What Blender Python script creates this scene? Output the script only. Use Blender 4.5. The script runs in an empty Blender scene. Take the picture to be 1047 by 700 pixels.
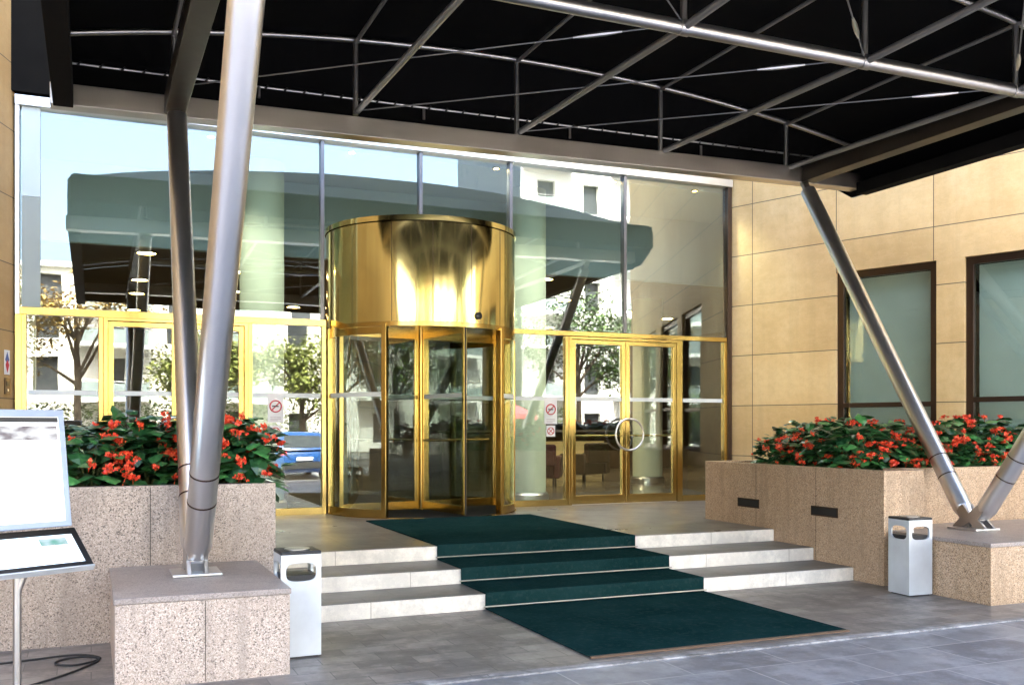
import bpy, bmesh, math, random
from mathutils import Vector, Matrix
R = math.radians
rnd = random.Random(7)
sc = bpy.context.scene
COL = sc.collection

# ------------------------------------------------------------------ mesh building
class MB:
    def __init__(self):
        self.v = []; self.f = []
    def add(self, vs, fs):
        n = len(self.v); self.v += [tuple(p) for p in vs]; self.f += [tuple(i + n for i in f) for f in fs]; return self
    def box(self, x0, y0, z0, x1, y1, z1):
        return self.add([(x0,y0,z0),(x1,y0,z0),(x1,y1,z0),(x0,y1,z0),(x0,y0,z1),(x1,y0,z1),(x1,y1,z1),(x0,y1,z1)],
                 [(3,2,1,0),(4,5,6,7),(0,1,5,4),(1,2,6,5),(2,3,7,6),(3,0,4,7)])
    def bar(self, p, q, w, h, up=(0,0,1)):
        p = Vector(p); q = Vector(q); d = (q-p).normalized(); s = d.cross(Vector(up)).normalized(); u = s.cross(d)
        vs = []
        for c in (p, q):
            for a, b in ((-1,-1),(1,-1),(1,1),(-1,1)):
                vs.append(c + s*a*w/2 + u*b*h/2)
        return self.add(vs, [(3,2,1,0),(4,5,6,7),(0,1,5,4),(1,2,6,5),(2,3,7,6),(3,0,4,7)])
    def path(self, pts, r, n=12, cap=True, closed=False):
        pts = [Vector(p) for p in pts]; m = len(pts); rs = r if isinstance(r, (list, tuple)) else [r]*m
        base = len(self.v); ref = None
        for i, p in enumerate(pts):
            a = pts[i-1] if (i > 0 or closed) else p; b = pts[(i+1) % m] if (i < m-1 or closed) else p
            d = (b-a).normalized()
            if ref is None:
                ref = Vector((0,0,1)) if abs(d.z) < .9 else Vector((1,0,0))
            s = d.cross(ref).normalized(); u = s.cross(d).normalized(); ref = u
            for k in range(n):
                t = 2*math.pi*k/n
                self.v.append(tuple(p + (s*math.cos(t) + u*math.sin(t))*rs[i]))
        for i in range(m if closed else m-1):
            j = (i+1) % m
            for k in range(n):
                self.f.append((base+i*n+k, base+j*n+k, base+j*n+(k+1)%n, base+i*n+(k+1)%n)[::-1])
        if cap and not closed:
            self.f.append(tuple(base+k for k in range(n))); self.f.append(tuple(base+(m-1)*n+k for k in range(n))[::-1])
        return self
    def lathe(self, prof, n=32, c=(0,0,0)):
        base = len(self.v); m = len(prof)
        for r, z in prof:
            for k in range(n):
                t = 2*math.pi*k/n; self.v.append((c[0]+r*math.cos(t), c[1]+r*math.sin(t), c[2]+z))
        for i in range(m-1):
            for k in range(n):
                self.f.append((base+i*n+k, base+i*n+(k+1)%n, base+(i+1)*n+(k+1)%n, base+(i+1)*n+k))
        self.f.append(tuple(base+k for k in range(n))[::-1]); self.f.append(tuple(base+(m-1)*n+k for k in range(n)))
        return self
    def prism(self, poly, lo, hi, axis='z'):
        n = len(poly)
        def P(a, b, h): return {'z': (a,b,h), 'x': (h,a,b), 'y': (a,h,b)}[axis]
        vs = [P(a,b,lo) for a,b in poly] + [P(a,b,hi) for a,b in poly]
        fs = [tuple(range(n))[::-1], tuple(range(n, 2*n))] + [(i, (i+1)%n, n+(i+1)%n, n+i) for i in range(n)]
        return self.add(vs, fs)
    def arcwall(self, c, r, a0, a1, z0, z1, th, n=24):
        base = len(self.v)
        for i in range(n+1):
            t = a0 + (a1-a0)*i/n
            for rr, z in ((r,z0),(r,z1),(r-th,z1),(r-th,z0)):
                self.v.append((c[0]+rr*math.cos(t), c[1]+rr*math.sin(t), z))
        for i in range(n):
            for k in range(4):
                a = base+i*4+k; b = base+i*4+(k+1)%4
                self.f.append((a, a+4, b+4, b))
        self.f.append((base, base+1, base+2, base+3)); self.f.append((base+n*4+3, base+n*4+2, base+n*4+1, base+n*4))
        return self

def sheet_holes(xs, zs, holes, th, y0=0.):
    """One connected wall in the local XZ plane, outer face at y0, with rectangular openings."""
    xs = sorted(set(xs + [h[0] for h in holes] + [h[1] for h in holes])); zs = sorted(set(zs + [h[2] for h in holes] + [h[3] for h in holes]))
    bm = bmesh.new(); V = {}
    def g(i, j):
        if (i,j) not in V: V[(i,j)] = bm.verts.new((xs[i], y0, zs[j]))
        return V[(i,j)]
    fs = []
    for i in range(len(xs)-1):
        for j in range(len(zs)-1):
            cx = (xs[i]+xs[i+1])/2; cz = (zs[j]+zs[j+1])/2
            if any(h[0] < cx < h[1] and h[2] < cz < h[3] for h in holes): continue
            fs.append(bm.faces.new((g(i,j), g(i+1,j), g(i+1,j+1), g(i,j+1))))
    ext = bmesh.ops.extrude_face_region(bm, geom=fs)
    bmesh.ops.translate(bm, vec=(0, th, 0), verts=[e for e in ext['geom'] if isinstance(e, bmesh.types.BMVert)])
    bmesh.ops.recalc_face_normals(bm, faces=bm.faces)
    return bm

def world_of(o):
    m = Matrix.LocRotScale(o.location, o.rotation_euler, o.scale)
    return world_of(o.parent) @ o.matrix_parent_inverse @ m if o.parent else m

def obj(name, mb, mat, parent=None, smooth=False, bevel=0., local=True, segs=2):
    me = bpy.data.meshes.new(name)
    if isinstance(mb, MB):
        me.from_pydata(mb.v, [], mb.f)
        bm = bmesh.new(); bm.from_mesh(me)
        if len(mb.f) < 6000: bmesh.ops.recalc_face_normals(bm, faces=bm.faces)
    else: bm = mb
    if bevel:
        es = [e for e in bm.edges if len(e.link_faces) == 2 and e.calc_face_angle(0) > R(40)]
        bmesh.ops.bevel(bm, geom=es, offset=bevel, segments=segs, affect='EDGES', profile=.5)
    bm.to_mesh(me); bm.free()
    me.materials.append(mat)
    if smooth:
        me.shade_smooth() if hasattr(me, 'shade_smooth') else None
        me.set_sharp_from_angle(angle=R(35))
    o = bpy.data.objects.new(name, me); COL.objects.link(o)
    if parent:
        o.parent = parent
        if not local: o.matrix_parent_inverse = world_of(parent).inverted()
    return o

def tag(o, label, cat, group=None):
    o['label'] = label; o['category'] = cat
    if group: o['group'] = group
    return o
def struct(o): o['kind'] = 'structure'; return o
def thing(name, label, cat, loc=(0,0,0), rz=0., group=None):
    o = bpy.data.objects.new(name, None); COL.objects.link(o)
    o.location = loc; o.rotation_euler = (0,0,rz); o.empty_display_size = .2
    return tag(o, label, cat, group)
def dup(o, loc=None, rz=None, label=None, parent=None):
    c = o.copy(); COL.objects.link(c)
    if parent: c.parent = parent
    if loc is not None: c.location = loc
    if rz is not None: c.rotation_euler = (0,0,rz)
    if label: c['label'] = label
    for ch in list(o.children): dup(ch, parent=c)
    return c

# ------------------------------------------------------------------ materials
class NT:
    def __init__(self, name):
        self.m = bpy.data.materials.new(name); self.m.use_nodes = True
        self.t = self.m.node_tree; self.b = self.t.nodes['Principled BSDF']; self.out = self.t.nodes['Material Output']
    def n(self, typ, ins=None, **kw):
        nd = self.t.nodes.new(typ)
        for k, v in kw.items(): setattr(nd, k, v)
        for k, v in (ins or {}).items():
            if isinstance(v, bpy.types.NodeSocket): self.t.links.new(v, nd.inputs[k])
            else: nd.inputs[k].default_value = v
        return nd
    def l(self, a, b): self.t.links.new(a, b)
    def obco(self): return self.n('ShaderNodeTexCoord').outputs['Object']
    def noise(self, co, scale, detail=4, rough=.55):
        return self.n('ShaderNodeTexNoise', {'Vector': co, 'Scale': scale, 'Detail': detail, 'Roughness': rough}).outputs[0]
    def ramp(self, fac, stops):
        nd = self.n('ShaderNodeValToRGB', {'Fac': fac}); e = nd.color_ramp.elements
        while len(e) < len(stops): e.new(.5)
        for i, (p, c) in enumerate(stops):
            e[i].position = p; e[i].color = (*c, 1) if len(c) == 3 else c
        return nd.outputs[0]
    def mix(self, fac, a, b, mode='MIX'):
        nd = self.n('ShaderNodeMix', data_type='RGBA', blend_type=mode)
        for s, v in ((nd.inputs[0], fac), (nd.inputs[6], a), (nd.inputs[7], b)):
            if isinstance(v, bpy.types.NodeSocket): self.l(v, s)
            else: s.default_value = v if not isinstance(v, tuple) else (*v, 1) if len(v) == 3 else v
        return nd.outputs[2]
    def bump(self, h, strength=.2, dist=.01):
        b = self.n('ShaderNodeBump', {'Height': h, 'Strength': strength, 'Distance': dist}); self.l(b.outputs[0], self.b.inputs['Normal'])
    def set(self, col=None, rough=None, metal=None, spec=None, **kw):
        for k, v in (('Base Color', col), ('Roughness', rough), ('Metallic', metal), ('Specular IOR Level', spec)):
            if v is None: continue
            if isinstance(v, bpy.types.NodeSocket): self.l(v, self.b.inputs[k])
            else: self.b.inputs[k].default_value = (*v, 1) if isinstance(v, tuple) else v
        return self.m

def simple(name, col, rough=.5, metal=0., var=.12, scale=6., spec=.5):
    t = NT(name); co = t.obco(); n = t.noise(co, scale, 5)
    a = tuple(max(0, c*(1-var)) for c in col); b = tuple(min(1, c*(1+var)) for c in col)
    t.set(t.ramp(n, [(.3, a), (.7, b)]), t.n('ShaderNodeMapRange', {'Value': n, 'From Min': .3, 'From Max': .7, 'To Min': max(0.02, rough-.06), 'To Max': rough+.06}).outputs[0], metal, spec)
    return t.m

def metal(name, col, rough, streak=(4, 4, 120), amt=.12, bump=.02):
    t = NT(name); co = t.obco()
    mp = t.n('ShaderNodeMapping', {'Vector': co, 'Scale': streak}).outputs[0]
    n = t.noise(mp, 2., 3); big = t.noise(co, 1.7, 5)
    r = t.n('ShaderNodeMath', {0: n, 1: amt}, operation='MULTIPLY').outputs[0]
    r = t.n('ShaderNodeMath', {0: r, 1: rough-amt/2}, operation='ADD').outputs[0]
    smear = t.n('ShaderNodeMath', {0: big, 1: amt}, operation='MULTIPLY').outputs[0]
    r = t.n('ShaderNodeMath', {0: r, 1: smear}, operation='ADD').outputs[0]
    t.set(t.ramp(big, [(.3, tuple(c*.88 for c in col)), (.7, col)]), r, 1.)
    t.bump(n, bump, .004)
    return t.m

def granite(name, base, dark, light, scale=125):
    t = NT(name); co = t.obco()
    v = t.n('ShaderNodeTexVoronoi', {'Vector': co, 'Scale': scale}, feature='F1')
    sep = t.n('ShaderNodeSeparateColor', {0: v.outputs['Color']}).outputs[0]
    col = t.ramp(sep, [(0., dark), (.08, dark), (.13, tuple(c*.85 for c in base)), (.3, base), (.6, tuple(c*1.08 for c in base)), (.76, light), (.93, light), (.95, tuple(c*.62 for c in base))])
    v2 = t.n('ShaderNodeTexVoronoi', {'Vector': co, 'Scale': scale*2.3}, feature='F1')
    s2 = t.n('ShaderNodeSeparateColor', {0: v2.outputs['Color']}).outputs[1]
    col = t.mix(t.ramp(s2, [(.8, (0,0,0)), (.86, (.75,.75,.75))]), col, tuple(c*1.4 for c in dark))
    big = t.noise(co, 1.3, 6, .65)
    col = t.mix(t.ramp(big, [(.35, (0,0,0)), (.75, (.5,.5,.5))]), col, tuple(c*.72 for c in base))
    st = t.noise(t.n('ShaderNodeMapping', {'Vector': co, 'Scale': (7,7,.7)}).outputs[0], 1., 5, .6)
    col = t.mix(t.ramp(st, [(.5, (0,0,0)), (.64, (.42,.42,.42))]), col, tuple(c*.55 for c in base))
    t.set(col, .38); t.bump(sep, .05, .002)
    return t.m

def stone_wall_mat(name, off, k=1.):
    t = NT(name); co = t.obco()
    sx = t.n('ShaderNodeSeparateXYZ', {0: co})
    px = t.n('ShaderNodeMath', {0: sx.outputs[0], 1: off}, operation='SUBTRACT').outputs[0]
    pz = t.n('ShaderNodeMath', {0: sx.outputs[2], 1: 1.99-.83*4}, operation='SUBTRACT').outputs[0]
    cv = t.n('ShaderNodeCombineXYZ', {0: px, 1: pz}).outputs[0]
    br = t.n('ShaderNodeTexBrick', {'Vector': cv, 'Scale': 1., 'Mortar Size': .007, 'Mortar Smooth': .2, 'Bias': 0., 'Brick Width': 1.5, 'Row Height': .83,
             'Color1': (0,0,0,1), 'Color2': (1,1,1,1), 'Mortar': (0,0,0,1)}, offset=0., squash=1.)
    n1 = t.noise(co, 1.1, 8, .62); n2 = t.noise(co, 9., 6, .7); n3 = t.noise(co, 70, 3)
    a = t.ramp(n1, [(.36, (.62,.44,.215)), (.5, (.76,.57,.30)), (.62, (.84,.67,.39))])
    a = t.mix(t.ramp(n2, [(.46, (0,0,0)), (.62, (.32,.32,.32))]), a, (.54,.37,.17))
    a = t.mix(t.ramp(n3, [(.55, (0,0,0)), (.66, (.3,.3,.3))]), a, (.34,.23,.11))
    bc = t.n('ShaderNodeSeparateColor', {0: br.outputs['Color']}).outputs[0]
    st = t.noise(t.n('ShaderNodeMapping', {'Vector': co, 'Scale': (5.5,5.5,.35)}).outputs[0], 1., 5, .6)
    a = t.mix(t.ramp(st, [(.5, (0,0,0)), (.66, (.30,.30,.30))]), a, (.46,.33,.17))
    vn = t.noise(t.n('ShaderNodeMapping', {'Vector': co, 'Rotation': (0,.5,0), 'Scale': (.8,.8,3.2)}).outputs[0], 1.6, 9, .7)
    a = t.mix(t.ramp(vn, [(.485, (0,0,0)), (.5, (.35,.35,.35)), (.515, (0,0,0))]), a, (.86,.72,.48))
    a = t.mix(.45, a, t.ramp(bc, [(0., (.58,.40,.18)), (1., (.80,.62,.34))]))
    a = t.mix(1., a, (1.03,.97,.86), 'MULTIPLY')
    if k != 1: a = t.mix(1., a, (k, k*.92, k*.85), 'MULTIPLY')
    a = t.mix(br.outputs['Fac'], a, (.12,.085,.05))
    t.set(a, .7); h = t.mix(br.outputs['Fac'], n2, (0,0,0)); t.bump(h, .12, .01)
    return t.m

def slab_mat(name, w, h, c0, c1, mort, off=.5, rough=.55, msize=.006, rotz=0., stain=.5, patch=0.):
    t = NT(name); co = t.obco()
    cm = t.n('ShaderNodeMapping', {'Vector': co, 'Rotation': (0,0,rotz)}).outputs[0]
    br = t.n('ShaderNodeTexBrick', {'Vector': cm, 'Scale': 1., 'Mortar Size': msize, 'Mortar Smooth': .3, 'Bias': 0., 'Brick Width': w, 'Row Height': h,
             'Color1': (0,0,0,1), 'Color2': (1,1,1,1), 'Mortar': (0,0,0,1)}, offset=off, squash=1.)
    bc = t.n('ShaderNodeSeparateColor', {0: br.outputs['Color']}).outputs[0]
    n1 = t.noise(co, .9, 8, .65); n2 = t.noise(co, 14., 6, .7); n3 = t.noise(co, 120, 2)
    a = t.ramp(bc, [(0., c0), (1., c1)])
    m = tuple((x+y)/2 for x, y in zip(c0, c1))
    a = t.mix(t.ramp(n1, [(.42, (0,0,0)), (.6, (stain,)*3)]), a, tuple(x*.6 for x in m))
    a = t.mix(t.ramp(n2, [(.5, (0,0,0)), (.8, (.4,.4,.4))]), a, tuple(x*1.45 for x in m))
    a = t.mix(t.ramp(n3, [(.55, (0,0,0)), (.75, (.3,.3,.3))]), a, tuple(x*.5 for x in m))
    if patch:
        n4 = t.noise(co, 2.6, 9, .75); a = t.mix(t.ramp(n4, [(.47, (0,0,0)), (.62, (patch,)*3)]), a, tuple(x*1.9 for x in m))
        n5 = t.noise(co, 5.3, 5, .6); a = t.mix(t.ramp(n5, [(.52, (0,0,0)), (.62, (patch*.8,)*3)]), a, tuple(x*.5 for x in m))
    a = t.mix(br.outputs['Fac'], a, mort)
    t.set(a, t.n('ShaderNodeMapRange', {'Value': n1, 'From Min': .3, 'From Max': .7, 'To Min': rough-.12, 'To Max': rough+.1}).outputs[0])
    t.bump(t.mix(br.outputs['Fac'], n2, (0,0,0)), .15, .006)
    return t.m

def glass_mat(name, tint, ior, rough=.0):
    t = NT(name); t.t.nodes.remove(t.b)
    tr = t.n('ShaderNodeBsdfTransparent', {0: (*tint, 1)}); gl = t.n('ShaderNodeBsdfGlossy', {'Color': (.93,.97,.97,1), 'Roughness': rough})
    co = t.obco(); wob = t.noise(co, .55, 2)
    bp = t.n('ShaderNodeBump', {'Height': wob, 'Strength': .05, 'Distance': .05}); t.l(bp.outputs[0], gl.inputs['Normal'])
    ge = t.n('ShaderNodeNewGeometry'); r0 = ((ior-1)/(ior+1))**2      # Schlick, the same on both faces of the pane
    dt = t.n('ShaderNodeVectorMath', {0: ge.outputs['Normal'], 1: ge.outputs['Incoming']}, operation='DOT_PRODUCT').outputs['Value']
    ab = t.n('ShaderNodeMath', {0: dt}, operation='ABSOLUTE').outputs[0]
    om = t.n('ShaderNodeMath', {0: 1., 1: ab}, operation='SUBTRACT').outputs[0]
    p5 = t.n('ShaderNodeMath', {0: om, 1: 5.}, operation='POWER').outputs[0]
    fr = t.n('ShaderNodeMath', {0: p5, 1: 1-r0, 2: r0}, operation='MULTIPLY_ADD'); mx = t.n('ShaderNodeMixShader', {0: fr.outputs[0], 1: tr.outputs[0], 2: gl.outputs[0]})
    t.l(mx.outputs[0], t.out.inputs[0])
    return t.m
def emit(name, col, s):
    t = NT(name); t.b.inputs['Base Color'].default_value = (*[min(1, c*.8) for c in col], 1)
    t.b.inputs['Emission Color'].default_value = (*col, 1); t.b.inputs['Emission Strength'].default_value = s
    return t.m
def leaf_mat(name, c0, c1, rough=.4, trans=.15):
    t = NT(name); oi = t.n('ShaderNodeNewGeometry').outputs['Random Per Island']
    t.set(t.ramp(oi, [(0., c0), (.82, c1), (.9, tuple(min(1, x*1.9) for x in c1))]), rough)
    t.b.inputs['Transmission Weight'].default_value = 0.
    t.b.inputs['Subsurface Weight'].default_value = 0.
    t.b.inputs['Coat Weight'].default_value = trans; t.b.inputs['Coat Roughness'].default_value = .25
    return t.m

M = dict(
 brass=metal('brass', (.82,.70,.30), .07, (3,3,.4), .08, .006),
 brass_frame=metal('brass_frame', (.62,.44,.14), .15, (90,90,2), .06, .004),
 bronze=metal('dark_bronze', (.10,.07,.055), .28, (50,50,2), .15, .02),
 steel=metal('brushed_steel', (.76,.75,.74), .28, (60,60,3), .14, .03),
 tube=metal('steel_tube', (.50,.49,.48), .28, (40,40,2), .14, .02),
 galv=simple('grey_painted_steel', (.26,.26,.265), .42, .6, .1, 3),
 beam=metal('beam_steel', (.52,.475,.43), .26, (2,60,60), .16, .03),
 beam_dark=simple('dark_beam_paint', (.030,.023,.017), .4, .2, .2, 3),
 alu=simple('silver_painted_aluminium', (.62,.66,.69), .36, .35, .12, 3),
 black=simple('black_plastic', (.012,.012,.013), .45, 0, .3, 8),
 lining=simple('black_canopy_lining', (.0035,.0035,.004), .9, 0, .3, 2, .1),
 fabric=simple('grey_canopy_fabric', (.042,.05,.055), .85, 0, .15, 2, .2),
 mat=simple('dark_entrance_mat', (.022,.02,.017), .9, 0, .4, 40, .2),
 rod=metal('worn_brass_rod', (.50,.45,.36), .4, (3,60,60), .1, .02),
 mullion=metal('dark_mullion', (.20,.20,.215), .35, (60,60,2), .1, .01),
 signframe=simple('blue_silver_frame', (.20,.25,.34), .35, .5, .06, 3), screen_blue=emit('menu_screen_blue', (.66,.86,1.), .16),
 ink_dark=simple('mauve_print', (.22,.17,.20), .6, 0, .2, 10), ink_pale=simple('pale_print_ink', (.42,.43,.47), .6, 0, .05, 8),
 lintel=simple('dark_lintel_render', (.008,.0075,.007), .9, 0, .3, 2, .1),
 canvas=simple('pale_canopy_canvas', (.17,.21,.25), .85, 0, .05, 1.5, .2),
 glass=glass_mat('facade_glass', (.88,.94,.91), 2.35),
 glass_wing=glass_mat('wing_glass', (.66,.71,.67), 1.6),
 glass_door=glass_mat('door_glass', (.90,.95,.92), 1.95),
 frost=simple('frosted_white_film', (.72,.76,.74), .6, 0, .03, 4),
 graniteL=granite('pink_speckled_granite', (.46,.365,.295), (.10,.08,.065), (.64,.54,.45)),
 graniteR=granite('tan_speckled_granite', (.54,.365,.22), (.13,.075,.04), (.70,.53,.36)),
 graniteB=granite('rose_grey_granite', (.55,.435,.35), (.13,.10,.08), (.74,.63,.53)),
 coping=granite('honed_grey_granite', (.38,.315,.275), (.19,.15,.13), (.48,.42,.37), 150),
 wall=stone_wall_mat('beige_limestone_cladding', .44),
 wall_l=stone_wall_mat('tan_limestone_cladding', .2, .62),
 marble=slab_mat('white_marble', 1.1, .6, (.76,.70,.60), (.88,.83,.73), (.42,.36,.28), .5, .4, .004, 0., .35, .25),
 tread=slab_mat('grey_stone_tread', .62, .4, (.15,.135,.12), (.20,.18,.165), (.10,.09,.08), .5, .44, .004),
 landing=slab_mat('polished_brown_stone', .6, .6, (.15,.13,.112), (.205,.18,.158), (.09,.08,.07), 0., .36, .004),
 paver=slab_mat('warm_grey_paver', .42, .21, (.135,.118,.105), (.27,.238,.21), (.10,.09,.08), .5, .45, .004, 0., .5, .55),
 slabs=slab_mat('blue_grey_slab', .82, .55, (.145,.148,.165), (.27,.272,.285), (.37,.365,.37), .5, .42, .007, 0., .5, .5),
 kerb=slab_mat('worn_granite_kerb', 1.2, .3, (.20,.19,.185), (.30,.285,.275), (.14,.13,.13), .5, .6, .004, 0., .4, 1.),
 asphalt=simple('asphalt', (.055,.055,.057), .85, 0, .3, 30),
 paint=simple('white_road_paint', (.7,.7,.68), .7, 0, .1, 12),
 soil=simple('dark_soil', (.03,.022,.015), .95, 0, .4, 20),
 leaf=leaf_mat('begonia_leaf', (.008,.050,.016), (.038,.135,.036), .36, .35),
 leaf_hi=leaf_mat('begonia_leaf_young', (.05,.16,.035), (.10,.25,.06), .38, .3),
 petal=leaf_mat('red_petal', (.74,.028,.010), (.86,.10,.035), .45, .1),
 stemg=simple('green_stem', (.10,.12,.04), .6),
 column=simple('pale_green_plaster', (.74,.80,.62), .6, 0, .05, 2),
 fascia=simple('pale_plaster', (.56,.66,.69), .7, 0, .04, 1),
 ceil=simple('brown_lobby_ceiling', (.10,.072,.05), .5, 0, .15, 1.5),
 wood=metal('walnut_panel', (.0,.0,.0), .4) if False else simple('walnut_panel', (.085,.05,.03), .4, 0, .35, 3),
 interior=simple('grey_green_plaster', (.34,.38,.35), .7, 0, .06, 2),
 down=emit('downlight_lens', (1., .78, .42), 9.),
 screen=emit('menu_screen_white', (.93,.97,1.), .17),
 white=simple('white_card', (.78,.78,.76), .55, 0, .03, 6),
 red=simple('sign_red', (.55,.03,.04), .5, 0, .05, 6),
 blue=simple('sticker_blue', (.04,.09,.30), .5, 0, .05, 6),
 ink=simple('grey_print', (.5,.44,.44), .6, 0, .2, 10),
 winglass=glass_mat('blind_window_glass', (.85,.90,.87), 1.55),
 blind=simple('grey_green_roller_blind', (.55,.63,.61), .8, 0, .07, 2),
 rubber=simple('black_rubber', (.02,.02,.02), .7, 0, .2, 9),
)
def carpet_mat():
    t = NT('dark_green_carpet'); co = t.obco(); n1 = t.noise(co, 1.6, 7, .65); n2 = t.noise(co, 190, 2); n3 = t.noise(co, 24, 4)
    a = t.ramp(n1, [(.38, (.0050,.0195,.0195)), (.62, (.0115,.034,.0335))])
    a = t.mix(t.ramp(n2, [(.4, (0,0,0)), (.7, (.7,.7,.7))]), a, (.012,.045,.044))
    a = t.mix(t.ramp(n3, [(.52, (0,0,0)), (.66, (.5,.5,.5))]), a, (.028,.050,.046))
    t.set(a, .95, spec=.15); t.bump(n2, .5, .004)
    t.b.inputs['Specular IOR Level'].default_value = 0.
    return t.m
M['carpet'] = carpet_mat()

# ------------------------------------------------------------------ key dimensions (metres; X along the facade, Y into the hotel)
FY = 13.65; LZ = .42; HEAD = 5.64; TRZ = 3.10
S = [(8.17, .14), (8.80, .28), (9.50, .42)]

# ------------------------------------------------------------------ ground
struct(obj('ground', MB().add([(-400,-400,-.02),(400,-400,-.02),(400,400,-.02),(-400,400,-.02)], [(0,1,2,3)]), simple('far_ground', (.16,.15,.13), .9, 0, .2, .05)))
struct(obj('pavement', MB().add([(-40,-7.,0),(52,-7.,0),(52,14,0),(-40,14,0)], [(0,1,2,3)]), M['slabs']))
struct(obj('forecourt_paving', MB().add([(-6,6.02,.004),(14,6.02,.004),(14,13.6,.004),(-6,13.6,.004)], [(0,1,2,3)]), M['paver']))
struct(obj('kerb_strip', MB().box(-6,5.92,-.05,14,6.016,.012), M['kerb'], bevel=.004))
struct(obj('road', MB().add([(-200,-17,-.012),(200,-17,-.012),(200,-7.1,-.012),(-200,-7.1,-.012)], [(0,1,2,3)]), M['asphalt']))
struct(obj('kerb', MB().box(-200,-7.1,-.05,200,-6.95,.008), M['kerb']))
struct(obj('far_pavement', MB().box(-200,-22,-.1,200,-17,.12), M['slabs']))
mk = MB()
for i in range(-14, 16): mk.box(i*6, -12.1, -.02, i*6+3, -11.98, -.006)
struct(obj('road_markings', mk, M['paint']))

# ------------------------------------------------------------------ steps and landing
st = thing('entrance_steps', 'three white marble steps with grey treads rising to the landing', 'steps', (4.45, 8.17, 0))
XR, XL = 7.495, 1.385
for i, (y, z) in enumerate(S[:2]):
    y2 = S[i+1][0]
    s = obj('step', MB().box(XL, y, 0 if i == 0 else S[i-1][1]-.02, XR, y2+.06, z), M['marble'], st, bevel=.006, local=False)
    obj('tread', MB().box(XL+.004, y+.022, z-.01, XR-.004, y2-.002, z+.004), M['tread'], s, local=False)
s = obj('step', MB().box(XL, S[2][0], S[1][1]-.02, XR, S[2][0]+.3, LZ), M['marble'], st, bevel=.006, local=False)
obj('landing', MB().prism([(-1.9,9.52),(7.494,9.522),(7.494,10.98),(10.75,10.98),(9.86,13.75),(-.86,13.75)], LZ-.2, LZ+.004), M['landing'], st, local=False)

# ------------------------------------------------------------------ carpet
CX0, CX1 = 3.25, 5.58
cp = thing('green_carpet', 'dark green carpet runner laid down the marble steps to the paving', 'carpet', ((CX0+CX1)/2, 8, 0))
prof = [(12.33, LZ+.004), (S[2][0]-.004, LZ+.004), (S[2][0]-.004, S[1][1]+.004), (S[1][0]-.004, S[1][1]+.004), (S[1][0]-.004, S[0][1]+.004), (S[0][0]-.004, S[0][1]+.004), (S[0][0]-.004, .008), (6.16, .008)]
off = [(12.33, LZ+.018), (S[2][0]-.018, LZ+.018), (S[2][0]-.018, S[1][1]+.018), (S[1][0]-.018, S[1][1]+.018), (S[1][0]-.018, S[0][1]+.018), (S[0][0]-.018, S[0][1]+.018), (S[0][0]-.018, .022), (6.16, .022)]
obj('runner', MB().prism(prof + off[::-1], CX0, CX1, 'x'), M['carpet'], cp, bevel=.006, local=False)
obj('edging', MB().box(CX0, 6.125, .006, CX1, 6.158, .02), simple('brown_edging', (.14,.085,.05), .7), cp, local=False)
for y, z in ((S[0][0], 0.), (S[1][0], S[0][1]), (S[2][0], S[1][1])):
    obj('stair_rod', MB().path([(CX0-.02, y-.03, z+.034), (CX1+.02, y-.03, z+.032)], .007, 8), M['rod'], cp, True, local=False)

# ------------------------------------------------------------------ splayed stone walls with windows
def splay(name, label, p0, ang, holes, mat, length=9., H=16.):
    t = thing(name, label, 'wall', (p0[0], p0[1], 0), ang)
    obj('wall', sheet_holes([0, length], [0, H], holes, .42), mat, t)
    return t
AR = math.atan2(-.943, .332)
wr = splay('stone_wall', 'beige limestone wall with two dark framed windows right of the glass entrance', (9.86, 13.65), AR,
           [(1.93, 3.48, 1.15, 4.0), (3.87, 5.45, 1.15, 4.0), (5.9, 7.5, 1.15, 4.0)], M['wall'])
def wall_window(parent, x0, x1, z0, z1, rail):
    w = .105
    m = sheet_holes([x0+.004, x1-.004], [z0+.004, z1-.004], [(x0+w, x1-w, z0+w, rail-.035), (x0+w, x1-w, rail+.035, z1-w)], .08, .05)
    f = obj('window', m, M['bronze'], parent, bevel=.004)
    obj('pane', MB().box(x0+w-.01, .09, z0+w-.01, x1-w+.01, .10, z1-w+.01), M['winglass'], f)
    bl = MB(); n = 40                                   # a blind with a faint vertical sag, a solid sheet
    for i in range(n): bl.box(x0+w+.02, .2+.003*math.sin(i*1.7), z0+w+(z1-z0-2*w)*i/n, x1-w-.02, .206+.003*math.sin(i*1.7), z0+w+(z1-z0-2*w)*(i+1)/n)
    obj('blind', bl, M['blind'], f)
    obj('reveal', MB().box(x0+.02, .34, z0+.02, x1-.02, .40, z1-.02), M['lining'], f)
wall_window(wr, 1.93, 3.48, 1.15, 4.0, 1.97)
wall_window(wr, 3.87, 5.45, 1.15, 4.0, 2.02)
wall_window(wr, 5.9, 7.5, 1.15, 4.0, 2.02)
AL = math.atan2(.943, .332)
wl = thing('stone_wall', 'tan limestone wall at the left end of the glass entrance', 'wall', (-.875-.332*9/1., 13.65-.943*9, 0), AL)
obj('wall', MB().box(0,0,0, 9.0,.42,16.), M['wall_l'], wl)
def on_left(s, d, z):    # a point s metres from the glass along the left wall, d in front of it
    x = -.875 - .332*s; y = 13.65 - .943*s
    return (x + .943*d, y - .332*d, z)
def wall_plate(name, label, cat, s, z, w, h, mat, th=.012, group=None):
    t = thing(name, label, cat, on_left(s, .006, z), AL)
    o = obj('plate', MB().box(-w/2, -th, -h/2, w/2, 0, h/2), mat, t, bevel=.003)
    return t
t = wall_plate('wall_sticker', 'small red, white and blue sticker on the left stone wall', 'sticker', .235, 2.43, .15, .30, M['white'], .004)
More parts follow.
